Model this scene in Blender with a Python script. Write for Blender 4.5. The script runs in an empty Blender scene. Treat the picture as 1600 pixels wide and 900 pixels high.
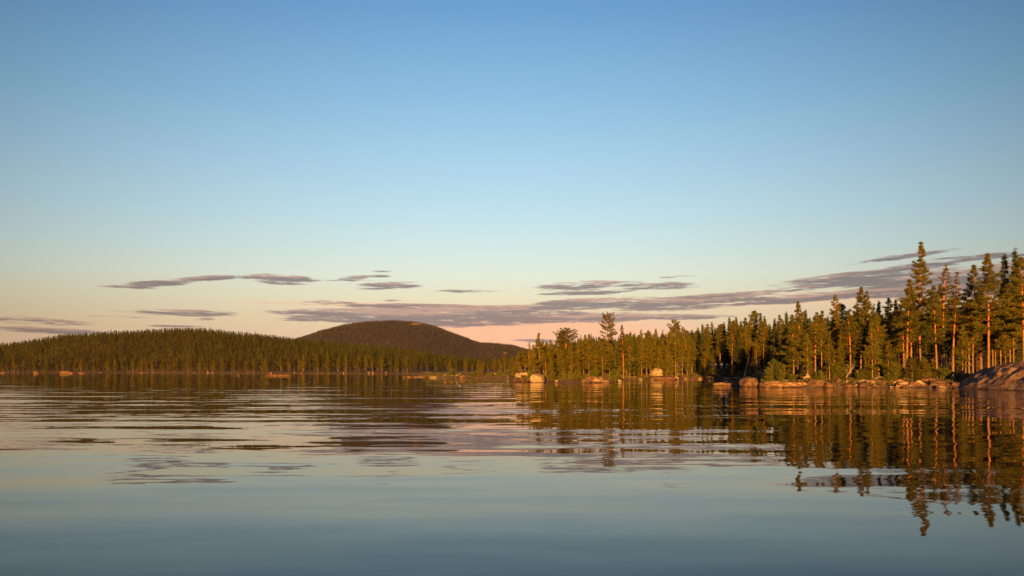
import bpy, math, random
import numpy as np
from mathutils import Vector, noise as mnoise

# ------------------------------------------------------------------ camera / world / sun / exposure
S = bpy.context.scene
COL = S.collection
F, HZ, CH = 1067.0, 579.0, 2.0        # focal length in photo pixels, horizon row, eye height (m)
cam_d = bpy.data.cameras.new('camera'); cam = bpy.data.objects.new('camera', cam_d); COL.objects.link(cam)
cam_d.sensor_width = 36.0; cam_d.lens = 36.0 * F / 1600.0
cam_d.shift_y = (HZ - 450.0) / 1600.0
cam_d.clip_start = 0.1; cam_d.clip_end = 40000
cam.location = (0, 0, CH); cam.rotation_euler = (math.radians(90), 0, 0)
S.camera = cam
S.view_settings.view_transform = 'Standard'; S.view_settings.look = 'None'
S.view_settings.gamma = 1.0; S.view_settings.use_curve_mapping = False
EXPO = 1.5
S.view_settings.exposure = EXPO
S.render.engine = 'CYCLES'
S.cycles.max_bounces = 6; S.cycles.diffuse_bounces = 2; S.cycles.glossy_bounces = 3
S.cycles.transmission_bounces = 2; S.cycles.transparent_max_bounces = 4; S.cycles.volume_bounces = 0
S.cycles.use_denoising = True

SUN_EL, SUN_FROM = math.radians(4.2), math.radians(8.0)   # sun low behind the camera, 8 deg to its left
sd = bpy.data.lights.new('sun', 'SUN'); so = bpy.data.objects.new('sun', sd); COL.objects.link(so)
sd.energy = 5.0; sd.angle = math.radians(0.6); sd.color = (1.0, 0.46, 0.09)
ldir = Vector((math.sin(SUN_FROM) * math.cos(SUN_EL), math.cos(SUN_FROM) * math.cos(SUN_EL), -math.sin(SUN_EL)))
so.rotation_euler = ldir.to_track_quat('-Z', 'Y').to_euler(); so.location = (0, -20, 30)


def lin(c):
    return [((v / 255 + 0.055) / 1.055) ** 2.4 if v > 10 else v / 255 / 12.92 for v in c]


def azel(px, py):
    u, v = (px - 800) / F, (HZ - py) / F
    a = math.atan(u)
    return a, math.atan(v * math.cos(a))


# sky colour by elevation (degrees above the horizon), then clouds placed by bearing and elevation
SKY = [(575, (230, 180, 155)), (540, (234, 194, 164)), (505, (236, 210, 173)), (465, (235, 227, 195)), (430, (228, 236, 219)),
       (385, (211, 234, 232)), (330, (192, 226, 238)), (250, (170, 211, 235)), (150, (140, 191, 226)), (20, (110, 163, 210)),
       (-80, (90, 145, 200)), (-300, (56, 106, 172)), (-1200, (36, 76, 138))]
CLOUDS = [  # px, py, half width, half height, tilt (deg, up to the right), weight
    (215, 447.5, 62, 4.2, 5, .95), (280, 439, 70, 5.5, 6, .95), (340, 434, 60, 4, 3, .8), (437, 436, 52, 8, -2, .9), (420, 432, 60, 3, 1, .5), (540, 438, 70, 2.0, 1, .45), (275, 488.5, 92, 4.6, 0, .95),
    (50, 500, 105, 6, -1, .9), (70, 515, 110, 5, -1, .8), (190, 494, 60, 2, 0, .45), (312, 498, 16, 2.2, 0, .7),
    (285, 509, 45, 2.2, 0, .5), (460, 530, 20, 2.2, 0, .6),
    (610, 491, 160, 11, 1, 1.1), (700, 500, 150, 11, 0, 1.1), (640, 478, 200, 3.4, 0, .7), (780, 487, 120, 9, 0, 1.0),
    (900, 497, 170, 6.5, 0, 1.05), (1060, 495, 100, 3, 0, .9), (520, 500, 90, 3, 0, .5),
    (935, 474, 95, 9.5, 2, 1.05), (1095, 472, 140, 10, 3, 1.05), (1250, 467, 60, 6, 3, .7),
    (915, 446, 72, 6.5, 3, .9), (1030, 447, 60, 6, 0, .8), (925, 457, 72, 4, 2, .9), (730, 455, 60, 2.2, 1, .5),
    (604, 447, 50, 6, 4, .9), (572, 433, 48, 3, 3, .75), (598, 425, 18, 1.6, 0, .6), (1055, 432, 38, 2.0, 0, .5), (612, 469, 22, 2, 0, .5), (520, 472, 35, 2.4, 0, .5),
    (1330, 433, 130, 7, 4, .8), (1300, 445, 110, 5, 5, .6), (1500, 430, 170, 13, 1, .85), (1520, 452, 170, 11, 0, .9), (1300, 462, 130, 6, 3, .8), (1420, 441, 120, 6, 2, .7),
    (1410, 457, 130, 7, 1, .7), (1250, 452, 60, 3, 4, .45), (1405, 402, 95, 3.6, 3, .7), (1530, 401, 110, 5, -1, .55), (1450, 412, 90, 2.2, 0, .4), (1400, 421, 90, 2.5, 1, .5),
    (1640, 430, 130, 26, 0, 1.1), (840, 532, 36, 3.2, 0, .9), (1130, 460, 80, 3, 2, .5), (1300, 499, 70, 3, 3, .5)]


def build_world():
    w = bpy.data.worlds.new('World'); S.world = w; w.use_nodes = True
    nt = w.node_tree; N = nt.nodes; L = nt.links
    N.clear()
    out = N.new('ShaderNodeOutputWorld'); bg = N.new('ShaderNodeBackground'); L.new(bg.outputs[0], out.inputs[0])
    bg.inputs[1].default_value = 0.1
    K = 1.0 / (0.1 * 2 ** EXPO)

    def m(op, a, b=None, c=None, clamp=False):
        n = N.new('ShaderNodeMath'); n.operation = op; n.use_clamp = clamp
        for i, v in enumerate((a, b, c)):
            if v is None: continue
            if isinstance(v, (int, float)): n.inputs[i].default_value = v
            else: L.new(v, n.inputs[i])
        return n.outputs[0]

    def mixc(fac, a, b, mode='MIX'):
        n = N.new('ShaderNodeMix'); n.data_type = 'RGBA'; n.blend_type = mode
        for s, v in ((n.inputs[0], fac), (n.inputs[6], a), (n.inputs[7], b)):
            if isinstance(v, (int, float)): s.default_value = v
            elif isinstance(v, (tuple, list)): s.default_value = (*v[:3], 1)
            else: L.new(v, s)
        return n.outputs[2]

    tc = N.new('ShaderNodeTexCoord'); sp = N.new('ShaderNodeSeparateXYZ'); L.new(tc.outputs['Generated'], sp.inputs[0])
    el = m('ARCSINE', sp.outputs[2]); az = m('ARCTAN2', sp.outputs[0], sp.outputs[1])
    E0, E1 = -0.03, 1.1
    d = m('SUBTRACT', az, math.radians(-1.0)); d2 = m('MINIMUM', m('MULTIPLY', d, d), .6)
    mr = N.new('ShaderNodeMapRange'); L.new(m('MULTIPLY', el, m('MULTIPLY_ADD', d2, .34, 1.0)), mr.inputs[0]); mr.inputs[1].default_value = E0; mr.inputs[2].default_value = E1
    ramp = N.new('ShaderNodeValToRGB'); L.new(mr.outputs[0], ramp.inputs[0])
    cr = ramp.color_ramp; cr.interpolation = 'LINEAR'
    while len(cr.elements) > 1: cr.elements.remove(cr.elements[-1])
    for i, (py, c) in enumerate(SKY):
        e = azel(800, py)[1]; p = (e - E0) / (E1 - E0)
        el_ = cr.elements[0] if i == 0 else cr.elements.new(p)
        el_.position = p; el_.color = (*lin(c), 1)
    # the sky is brightest ahead; lens vignetting to both sides is painted into it
    fall = m('MAXIMUM', m('SUBTRACT', 1.0, m('MULTIPLY', d2, 0.92)), 0.5)
    grad = mixc(1.0, ramp.outputs[0], fall, 'MULTIPLY')
    # clouds
    v = N.new('ShaderNodeCombineXYZ'); L.new(az, v.inputs[0]); L.new(el, v.inputs[1])
    n0 = N.new('ShaderNodeTexNoise'); n0.inputs['Scale'].default_value = 1; n0.inputs['Detail'].default_value = 3
    mp = N.new('ShaderNodeMapping'); mp.inputs['Scale'].default_value = (9, 60, 1); L.new(v.outputs[0], mp.inputs[0]); L.new(mp.outputs[0], n0.inputs['Vector'])
    vw = N.new('ShaderNodeVectorMath'); vw.operation = 'MULTIPLY_ADD'; L.new(n0.outputs['Color'], vw.inputs[0])
    vw.inputs[1].default_value = (0.05, 0.006, 0); vs = N.new('ShaderNodeVectorMath'); vs.operation = 'SUBTRACT'
    L.new(v.outputs[0], vw.inputs[2]); L.new(vw.outputs[0], vs.inputs[0]); vs.inputs[1].default_value = (0.025, 0.003, 0)
    vd = vs.outputs[0]
    acc = None; top = None
    for px, py, hw, hh, tilt, wt in CLOUDS:
        a, e = azel(px, py); hwa = hw / F * math.cos(a) ** 2 * 1.35; hha = hh / F * math.cos(a) * 1.35
        q = N.new('ShaderNodeMapping'); q.vector_type = 'TEXTURE'
        q.inputs['Location'].default_value = (a, e, 0); q.inputs['Rotation'].default_value = (0, 0, math.radians(tilt)); q.inputs['Scale'].default_value = (hwa, hha, 1)
        L.new(vd, q.inputs[0])
        ln = N.new('ShaderNodeVectorMath'); ln.operation = 'LENGTH'; L.new(q.outputs[0], ln.inputs[0])
        s = m('MULTIPLY', m('SUBTRACT', 1.0, ln.outputs['Value'], clamp=True), wt)
        acc = s if acc is None else m('ADD', acc, s)
        sy = N.new('ShaderNodeSeparateXYZ'); L.new(q.outputs[0], sy.inputs[0])
        t = m('MULTIPLY', s, sy.outputs[1]); top = t if top is None else m('ADD', top, t)

    def nz(sc, det, rough=.6, off=0):
        mp = N.new('ShaderNodeMapping'); mp.inputs['Scale'].default_value = sc; mp.inputs['Location'].default_value = (off, off, off); L.new(v.outputs[0], mp.inputs[0])
        n = N.new('ShaderNodeTexNoise'); n.inputs['Scale'].default_value = 1; n.inputs['Detail'].default_value = det; n.inputs['Roughness'].default_value = rough
        L.new(mp.outputs[0], n.inputs['Vector']); return n.outputs[0]
    n1 = nz((9, 140, 1), 6, .65); n2 = nz((38, 420, 1), 4, .7, off=7)
    acc = m('MULTIPLY', m('SUBTRACT', 1.0, m('EXPONENT', m('MULTIPLY', acc, -1.6))), .9)   # soft ceiling so thick banks keep texture
    nn = m('ADD', m('MULTIPLY', m('SUBTRACT', n1, .5), 2.6), m('MULTIPLY', m('SUBTRACT', n2, .5), 2.3))
    dens = m('ADD', acc, m('MULTIPLY', nn, m('ADD', m('MULTIPLY', acc, 1.1, clamp=True), .12)))
    sm = N.new('ShaderNodeMapRange'); sm.interpolation_type = 'SMOOTHSTEP'; L.new(dens, sm.inputs[0]); sm.inputs[1].default_value = .16; sm.inputs[2].default_value = .50
    alpha = sm.outputs[0]
    lit = N.new('ShaderNodeMapRange'); lit.interpolation_type = 'SMOOTHSTEP'; L.new(m('ADD', top, m('ADD', m('MULTIPLY', m('SUBTRACT', n2, .5), .9), m('MULTIPLY', m('SUBTRACT', n1, .5), -.5))), lit.inputs[0]); lit.inputs[1].default_value = .05; lit.inputs[2].default_value = .26
    thick = N.new('ShaderNodeMapRange'); L.new(dens, thick.inputs[0]); thick.inputs[1].default_value = .25; thick.inputs[2].default_value = .6
    ccol = mixc(m('MULTIPLY', lit.outputs[0], .62), lin((124, 110, 117)), lin((216, 164, 146)))
    ccol = mixc(m('MULTIPLY', m('SUBTRACT', 1.0, thick.outputs[0], clamp=True), .45), ccol, lin((190, 160, 148)))
    ccol = mixc(1.0, ccol, m('MULTIPLY', m('ADD', fall, .12), .95), 'MULTIPLY')
    # far pink sunlit veil low on the horizon
    veil = None
    for px, py, hw, hh, wt in ((850, 528, 250, 36, 1.4), (620, 478, 230, 5, .5), (760, 520, 110, 20, .5), (1300, 470, 330, 14, .3)):
        a, e = azel(px, py)
        q = N.new('ShaderNodeMapping'); q.vector_type = 'TEXTURE'; q.inputs['Location'].default_value = (a, e, 0); q.inputs['Scale'].default_value = (hw / F * 1.2, hh / F * 1.3, 1); L.new(vd, q.inputs[0])
        ln = N.new('ShaderNodeVectorMath'); ln.operation = 'LENGTH'; L.new(q.outputs[0], ln.inputs[0])
        s = m('MULTIPLY', m('SUBTRACT', 1.0, ln.outputs['Value'], clamp=True), wt); veil = s if veil is None else m('ADD', veil, s)
    veil = m('MULTIPLY', m('ADD', veil, m('MULTIPLY', m('MULTIPLY', m('SUBTRACT', nz((8, 30, 1), 3, off=3), .5), .5), m('MULTIPLY', veil, 3, clamp=True))), 1.5, clamp=True)
    base = mixc(m('MULTIPLY', veil, .9), grad, lin((255, 190, 153)))
    disp = mixc(m('MULTIPLY', alpha, .9), base, ccol)
    sc = N.new('ShaderNodeVectorMath'); sc.operation = 'SCALE'; L.new(disp, sc.inputs[0]); sc.inputs['Scale'].default_value = K
    sky = N.new('ShaderNodeTexSky'); sky.sky_type = 'NISHITA'; sky.sun_disc = False
    sky.sun_elevation = SUN_EL; sky.sun_rotation = math.radians(180) + SUN_FROM; sky.altitude = 150
    fin = mixc(0.03, sc.outputs[0], sky.outputs[0])
    L.new(fin, bg.inputs[0])
    w.cycles.sampling_method = 'MANUAL'; w.cycles.sample_map_resolution = 512


build_world()

# ------------------------------------------------------------------ helpers
rnd = random.Random(7)
RS = np.random.RandomState(11)


def at(px, Y, z=0.0):
    return Vector(((px - 800) / F * Y, Y, z))


def z_of(py, Y):
    return CH + (HZ - py) / F * Y


def tag(o, label=None, cat=None, group=None, kind=None):
    for k, v_ in (('label', label), ('category', cat), ('group', group), ('kind', kind)):
        if v_: o[k] = v_
    return o


def link(name, me, parent=None):
    o = bpy.data.objects.new(name, me); COL.objects.link(o)
    if parent: o.parent = parent
    return o


def mesh_np(name, V, T, mats, mi=None, smooth=False, nper=3, uvrand=None):
    V = np.asarray(V, dtype=np.float32).reshape(-1, 3); T = np.asarray(T, dtype=np.int32).reshape(-1, nper)
    me = bpy.data.meshes.new(name)
    me.vertices.add(len(V)); me.vertices.foreach_set('co', V.ravel())
    me.loops.add(T.size); me.loops.foreach_set('vertex_index', T.ravel())
    me.polygons.add(len(T)); me.polygons.foreach_set('loop_start', np.arange(0, T.size, nper, dtype=np.int32))
    try: me.polygons.foreach_set('loop_total', np.full(len(T), nper, dtype=np.int32))
    except Exception: pass
    for mt in mats: me.materials.append(mt)
    if mi is not None: me.polygons.foreach_set('material_index', np.asarray(mi, dtype=np.int32))
    if smooth: me.polygons.foreach_set('use_smooth', np.ones(len(T), dtype=bool))
    if uvrand is not None:
        at_ = me.attributes.new('tone', 'FLOAT', 'POINT'); at_.data.foreach_set('value', np.asarray(uvrand, dtype=np.float32))
    me.update(calc_edges=True); me.validate()
    return me


class MB:
    def __init__(s): s.v = []; s.t = []; s.m = []; s.a = []; s.n = 0

    def add(s, V, T, mi=0, tone=0.5):
        V = np.asarray(V, dtype=np.float64).reshape(-1, 3); T = np.asarray(T, dtype=np.int64).reshape(-1, 3)
        s.v.append(V); s.t.append(T + s.n); s.m.append(np.full(len(T), mi)); s.n += len(V)
        s.a.append(np.full(len(V), tone) if np.isscalar(tone) else np.asarray(tone))

    def tube(s, pts, rad, k=6, mi=0, tone=.5):
        pts = np.asarray(pts, float); n = len(pts)
        d = np.gradient(pts, axis=0); d /= np.linalg.norm(d, axis=1)[:, None] + 1e-9
        up = np.array([0, 0, 1.0]) if abs(d[0][2]) < .8 else np.array([1.0, 0, 0])
        a = np.cross(d, up); a /= np.linalg.norm(a, axis=1)[:, None] + 1e-9; b = np.cross(d, a)
        th = np.arange(k) * 2 * math.pi / k
        ring = (np.cos(th)[None, :, None] * a[:, None, :] + np.sin(th)[None, :, None] * b[:, None, :]) * np.asarray(rad)[:, None, None] + pts[:, None, :]
        V = ring.reshape(-1, 3); T = []
        for i in range(n - 1):
            for j in range(k):
                p, q = i * k + j, i * k + (j + 1) % k
                T += [(p, q, q + k), (p, q + k, p + k)]
        for j in range(1, k - 1): T.append(((n - 1) * k, (n - 1) * k + j, (n - 1) * k + j + 1))
        s.add(V, T, mi, tone)

    def mesh(s, name, mats, smooth=False):
        return mesh_np(name, np.concatenate(s.v), np.concatenate(s.t), mats, np.concatenate(s.m), smooth, 3, np.concatenate(s.a))


# ------------------------------------------------------------------ materials
def mat(name, rough=.8, spec=.3):
    m_ = bpy.data.materials.new(name); m_.use_nodes = True
    b = m_.node_tree.nodes['Principled BSDF']; b.inputs['Roughness'].default_value = rough
    b.inputs['Specular IOR Level'].default_value = spec
    return m_, m_.node_tree.nodes, m_.node_tree.links, b


def ramp_node(N, stops):
    r = N.new('ShaderNodeValToRGB'); cr = r.color_ramp
    while len(cr.elements) > 1: cr.elements.remove(cr.elements[-1])
    for i, (p, c) in enumerate(stops):
        e = cr.elements[0] if i == 0 else cr.elements.new(p); e.position = p; e.color = (*c, 1)
    return r


def foliage_mat(name, dark, mid, light, transl=.25):
    m_, N, L, b = mat(name, .65, .25)
    at_ = N.new('ShaderNodeAttribute'); at_.attribute_name = 'tone'
    oi = N.new('ShaderNodeObjectInfo')
    ad = N.new('ShaderNodeMath'); ad.operation = 'MULTIPLY_ADD'; L.new(oi.outputs['Random'], ad.inputs[0]); ad.inputs[1].default_value = .3; L.new(at_.outputs['Fac'], ad.inputs[2])
    sb = N.new('ShaderNodeMath'); sb.operation = 'SUBTRACT'; L.new(ad.outputs[0], sb.inputs[0]); sb.inputs[1].default_value = .15
    r = ramp_node(N, [(0.0, dark), (.5, mid), (1.0, light)]); L.new(sb.outputs[0], r.inputs[0])
    L.new(r.outputs[0], b.inputs['Base Color'])
    tr = N.new('ShaderNodeBsdfTranslucent'); L.new(r.outputs[0], tr.inputs[0])
    mx = N.new('ShaderNodeMixShader'); mx.inputs[0].default_value = transl
    L.new(b.outputs[0], mx.inputs[1]); L.new(tr.outputs[0], mx.inputs[2]); L.new(mx.outputs[0], N['Material Output'].inputs[0])
    return m_


M = {}
M['pine'] = foliage_mat('pine_needles', (.034, .036, .004), (.105, .095, .008), (.185, .150, .014))
M['spruce'] = foliage_mat('spruce_needles', (.020, .030, .006), (.045, .056, .009), (.075, .080, .012))
M['birch'] = foliage_mat('birch_leaves', (.055, .070, .008), (.105, .115, .012), (.180, .160, .018), .3)
M['far'] = foliage_mat('hill_forest_needles', (.018, .024, .004), (.046, .052, .006), (.085, .078, .010))
M['mtfol'] = foliage_mat('mountain_forest_needles', (.010, .009, .008), (.034, .028, .024), (.070, .056, .044))
M['heath'] = foliage_mat('heath_leaves', (.050, .045, .014), (.100, .085, .022), (.170, .120, .030), .2)


def bark_mat(name, low, high, z0, z1, sc=3.0):
    m_, N, L, b = mat(name, .9, .15)
    tc = N.new('ShaderNodeTexCoord'); sp = N.new('ShaderNodeSeparateXYZ'); L.new(tc.outputs['Object'], sp.inputs[0])
    mr = N.new('ShaderNodeMapRange'); L.new(sp.outputs[2], mr.inputs[0]); mr.inputs[1].default_value = z0; mr.inputs[2].default_value = z1
    mx = N.new('ShaderNodeMix'); mx.data_type = 'RGBA'; L.new(mr.outputs[0], mx.inputs[0]); mx.inputs[6].default_value = (*low, 1); mx.inputs[7].default_value = (*high, 1)
    mp = N.new('ShaderNodeMapping'); mp.inputs['Scale'].default_value = (sc * 2, sc * 2, sc * .5); L.new(tc.outputs['Object'], mp.inputs[0])
    n = N.new('ShaderNodeTexNoise'); n.inputs['Scale'].default_value = 1.6; n.inputs['Detail'].default_value = 5; L.new(mp.outputs[0], n.inputs['Vector'])
    r = ramp_node(N, [(.3, (.45, .42, .40)), (.7, (1.25, 1.2, 1.15))]); L.new(n.outputs[0], r.inputs[0])
    mm = N.new('ShaderNodeMix'); mm.data_type = 'RGBA'; mm.blend_type = 'MULTIPLY'; mm.inputs[0].default_value = 1; L.new(mx.outputs[2], mm.inputs[6]); L.new(r.outputs[0], mm.inputs[7])
    L.new(mm.outputs[2], b.inputs['Base Color'])
    bp = N.new('ShaderNodeBump'); bp.inputs['Strength'].default_value = .6; bp.inputs['Distance'].default_value = .03; L.new(n.outputs[0], bp.inputs['Height']); L.new(bp.outputs[0], b.inputs['Normal'])
    return m_


M['bark'] = bark_mat('pine_bark', (.21, .13, .075), (.42, .145, .045), 3, 8)
M['sbark'] = bark_mat('spruce_bark', (.14, .10, .075), (.17, .115, .08), 3, 8)
M['bbark'] = bark_mat('birch_bark', (.45, .42, .36), (.50, .46, .40), 1, 5)
M['deadwood'] = bark_mat('bleached_wood', (.30, .24, .17), (.34, .28, .20), 0, 5)


def rock_mat(name, c0, c1, c2, sc=1.0, wet=True):
    m_, N, L, b = mat(name, .85, .3)
    ge = N.new('ShaderNodeNewGeometry')
    mp = N.new('ShaderNodeMapping'); mp.inputs['Scale'].default_value = (sc, sc, sc * 1.6); L.new(ge.outputs['Position'], mp.inputs[0])
    n = N.new('ShaderNodeTexNoise'); n.inputs['Scale'].default_value = 1.3; n.inputs['Detail'].default_value = 8; n.inputs['Roughness'].default_value = .7; L.new(mp.outputs[0], n.inputs['Vector'])
    n2 = N.new('ShaderNodeTexNoise'); n2.inputs['Scale'].default_value = 6; n2.inputs['Detail'].default_value = 6; n2.inputs['Roughness'].default_value = .75; L.new(mp.outputs[0], n2.inputs['Vector'])
    r = ramp_node(N, [(.32, c0), (.48, c1), (.62, c2)]); L.new(n.outputs[0], r.inputs[0])
    r2 = ramp_node(N, [(.35, (.6, .58, .55)), (.6, (1.15, 1.12, 1.1))]); L.new(n2.outputs[0], r2.inputs[0])
    mm = N.new('ShaderNodeMix'); mm.data_type = 'RGBA'; mm.blend_type = 'MULTIPLY'; mm.inputs[0].default_value = 1; L.new(r.outputs[0], mm.inputs[6]); L.new(r2.outputs[0], mm.inputs[7])
    # wet dark band where the lake laps the stone
    sp = N.new('ShaderNodeSeparateXYZ'); L.new(ge.outputs['Position'], sp.inputs[0])
    zz = N.new('ShaderNodeMath'); zz.operation = 'MULTIPLY_ADD'; L.new(n2.outputs[0], zz.inputs[0]); zz.inputs[1].default_value = -.25; L.new(sp.outputs[2], zz.inputs[2])
    mr = N.new('ShaderNodeMapRange'); L.new(zz.outputs[0], mr.inputs[0]); mr.inputs[1].default_value = -.08; mr.inputs[2].default_value = .06; mr.inputs[3].default_value = .38; mr.inputs[4].default_value = 1
    m2 = N.new('ShaderNodeMix'); m2.data_type = 'RGBA'; m2.blend_type = 'MULTIPLY'; m2.inputs[0].default_value = 1; L.new(mm.outputs[2], m2.inputs[6]); L.new(mr.outputs[0], m2.inputs[7])
    L.new(m2.outputs[2], b.inputs['Base Color'])
    bp = N.new('ShaderNodeBump'); bp.inputs['Strength'].default_value = .7; bp.inputs['Distance'].default_value = .08; L.new(n2.outputs[0], bp.inputs['Height']); L.new(bp.outputs[0], b.inputs['Normal'])
    return m_


M['rock'] = rock_mat('granite', (.040, .020, .012), (.105, .055, .031), (.21, .125, .075), 1.2)
M['pale'] = rock_mat('pale_granite', (.17, .12, .07), (.28, .21, .13), (.38, .31, .21), 1.6)
M['outcrop'] = rock_mat('bedrock', (.075, .036, .018), (.18, .10, .055), (.38, .26, .155), .9)


def ground_mat():
    m_, N, L, b = mat('forest_floor', .95, .1)
    ge = N.new('ShaderNodeNewGeometry'); sp = N.new('ShaderNodeSeparateXYZ'); L.new(ge.outputs['Position'], sp.inputs[0])
    n = N.new('ShaderNodeTexNoise'); n.inputs['Scale'].default_value = .9; n.inputs['Detail'].default_value = 8; n.inputs['Roughness'].default_value = .7; L.new(ge.outputs['Position'], n.inputs['Vector'])
    r = ramp_node(N, [(.3, (.035, .035, .012)), (.5, (.085, .065, .022)), (.7, (.16, .11, .045))]); L.new(n.outputs[0], r.inputs[0])
    r2 = ramp_node(N, [(.35, (.07, .048, .030)), (.55, (.13, .09, .055)), (.7, (.22, .16, .10))]); L.new(n.outputs[0], r2.inputs[0])
    zz = N.new('ShaderNodeMath'); zz.operation = 'MULTIPLY_ADD'; L.new(n.outputs[0], zz.inputs[0]); zz.inputs[1].default_value = .6; L.new(sp.outputs[2], zz.inputs[2])
    mr = N.new('ShaderNodeMapRange'); L.new(zz.outputs[0], mr.inputs[0]); mr.inputs[1].default_value = .55; mr.inputs[2].default_value = .85
    mx = N.new('ShaderNodeMix'); mx.data_type = 'RGBA'; L.new(mr.outputs[0], mx.inputs[0]); L.new(r2.outputs[0], mx.inputs[6]); L.new(r.outputs[0], mx.inputs[7])
    L.new(mx.outputs[2], b.inputs['Base Color'])
    bp = N.new('ShaderNodeBump'); bp.inputs['Strength'].default_value = .8; bp.inputs['Distance'].default_value = .15; L.new(n.outputs[0], bp.inputs['Height']); L.new(bp.outputs[0], b.inputs['Normal'])
    return m_


M['ground'] = ground_mat()


def mountain_mat():
    m_, N, L, b = mat('mountain_ground', .95, .1)
    ge = N.new('ShaderNodeNewGeometry')
    n = N.new('ShaderNodeTexNoise'); n.inputs['Scale'].default_value = .012; n.inputs['Detail'].default_value = 8; n.inputs['Roughness'].default_value = .65; L.new(ge.outputs['Position'], n.inputs['Vector'])
    r = ramp_node(N, [(.35, (.03, .025, .02)), (.55, (.045, .036, .03)), (.68, (.07, .055, .042)), (.74, (.22, .16, .12))]); L.new(n.outputs[0], r.inputs[0])
    L.new(r.outputs[0], b.inputs['Base Color'])
    return m_


M['mtn'] = mountain_mat()


def water_mat():
    m_, N, L, b = mat('lake_water', .0, .5)
    b.inputs['Base Color'].default_value = (.012, .014, .010, 1); b.inputs['IOR'].default_value = 1.333; b.inputs['Roughness'].default_value = 0.012
    ge = N.new('ShaderNodeNewGeometry')

    def m(op, a, b_=None, c=None, clamp=False):
        n = N.new('ShaderNodeMath'); n.operation = op; n.use_clamp = clamp
        for i, v_ in enumerate((a, b_, c)):
            if v_ is None: continue
            if isinstance(v_, (int, float)): n.inputs[i].default_value = v_
            else: L.new(v_, n.inputs[i])
        return n.outputs[0]

    def slopes(sx, sy, det, rot=0, off=0, rough=.5, dist=0):
        mp = N.new('ShaderNodeMapping'); mp.inputs['Scale'].default_value = (sx, sy, 1); mp.inputs['Rotation'].default_value = (0, 0, rot); mp.inputs['Location'].default_value = (off, off * 1.7, off)
        L.new(ge.outputs['Position'], mp.inputs[0])
        n = N.new('ShaderNodeTexNoise'); n.inputs['Scale'].default_value = 1; n.inputs['Detail'].default_value = det; n.inputs['Roughness'].default_value = rough; n.inputs['Distortion'].default_value = dist
        L.new(mp.outputs[0], n.inputs['Vector'])
        s = N.new('ShaderNodeVectorMath'); s.operation = 'SUBTRACT'; L.new(n.outputs['Color'], s.inputs[0]); s.inputs[1].default_value = (.5, .5, .5)
        return s.outputs[0], n.outputs[0]

    def scale(v_, k):
        s = N.new('ShaderNodeVectorMath'); s.operation = 'SCALE'; L.new(v_, s.inputs[0])
        if isinstance(k, (int, float)): s.inputs['Scale'].default_value = k
        else: L.new(k, s.inputs['Scale'])
        return s.outputs[0]

    def add(a, c):
        s = N.new('ShaderNodeVectorMath'); s.operation = 'ADD'; L.new(a, s.inputs[0])
        if isinstance(c, tuple): s.inputs[1].default_value = c
        else: L.new(c, s.inputs[1])
        return s.outputs[0]
    swell, _ = slopes(.07, .62, 1.0, .06)                  # long-crested gentle swell
    ripple, _ = slopes(.45, 1.9, 2.0, -.05, 5)             # short wind ripple
    fine, _ = slopes(2.2, 7.0, 2.0, .05, 3)
    _, patch = slopes(.02, .06, 2.0, .1, 9)                # where the breeze touches the lake
    ln = N.new('ShaderNodeVectorMath'); ln.operation = 'LENGTH'; L.new(ge.outputs['Position'], ln.inputs[0])

    def sstep(v_, a, b_, lo=0, hi=1):
        n = N.new('ShaderNodeMapRange'); n.interpolation_type = 'SMOOTHSTEP'; L.new(v_, n.inputs[0])
        for i, q in enumerate((a, b_, lo, hi)): n.inputs[i + 1].default_value = q
        return n.outputs[0]
    k = m('MULTIPLY', m('MULTIPLY', sstep(ln.outputs['Value'], 10, 25), sstep(ln.outputs['Value'], 55, 120, 1, .3)), m('ADD', m('MULTIPLY', sstep(patch, .40, .60), .75), .25))
    tot = add(scale(swell, m('ADD', m('MULTIPLY', k, .050), .066)), scale(ripple, m('ADD', m('MULTIPLY', k, .050), .034)))
    tot = add(tot, scale(fine, m('ADD', m('MULTIPLY', k, .040), .003)))
    bz = N.new('ShaderNodeCombineXYZ'); L.new(sstep(ln.outputs['Value'], 14, 70, .0085, .0005), bz.inputs[1])
    tot = add(tot, bz.outputs[0])
    mul = N.new('ShaderNodeVectorMath'); mul.operation = 'MULTIPLY'; L.new(tot, mul.inputs[0]); mul.inputs[1].default_value = (.6, 1, 0)
    nn = N.new('ShaderNodeVectorMath'); nn.operation = 'NORMALIZE'; L.new(add(mul.outputs[0], (0, 0, 1)), nn.inputs[0])
    L.new(nn.outputs[0], b.inputs['Normal'])
    return m_


M['water'] = water_mat()

# ------------------------------------------------------------------ setting: water, ground, mountain
wv = [(-11500, -2500, 0), (11500, -2500, 0), (11500, 7400, 0), (-11500, 7400, 0)]
water = link('water', mesh_np('water', wv, [(0, 1, 2, 3)], [M['water']], nper=4)); tag(water, kind='structure')

SHORE = [(-900, 520), (-300, 600), (0, 610), (200, 600), (400, 500), (560, 440), (628, 420), (640, 400), (655, 300), (668, 222), (685, 196), (700, 182), (780, 176), (796, 160), (804, 126), (830, 119), (870, 116),
         (900, 113), (950, 113), (962, 122), (975, 140), (1015, 142), (1058, 146), (1064, 158), (1120, 166), (1150, 160), (1178, 140), (1184, 92), (1192, 82.5), (1250, 80.5), (1330, 80), (1400, 80), (1500, 77), (1560, 72), (1600, 69), (1700, 60), (2100, 52)]
SX = [a for a, _ in SHORE]; SY = [b for _, b in SHORE]
HILL = [(-900, 572), (-300, 562), (0, 551), (50, 545), (100, 538), (180, 532), (290, 529), (325, 530), (400, 537.5), (450, 543), (550, 551.5), (650, 561), (700, 568), (750, 575), (800, 576), (1000, 574), (1300, 570), (2100, 562)]
HX = [a for a, _ in HILL]; HY = [b for _, b in HILL]


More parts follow.
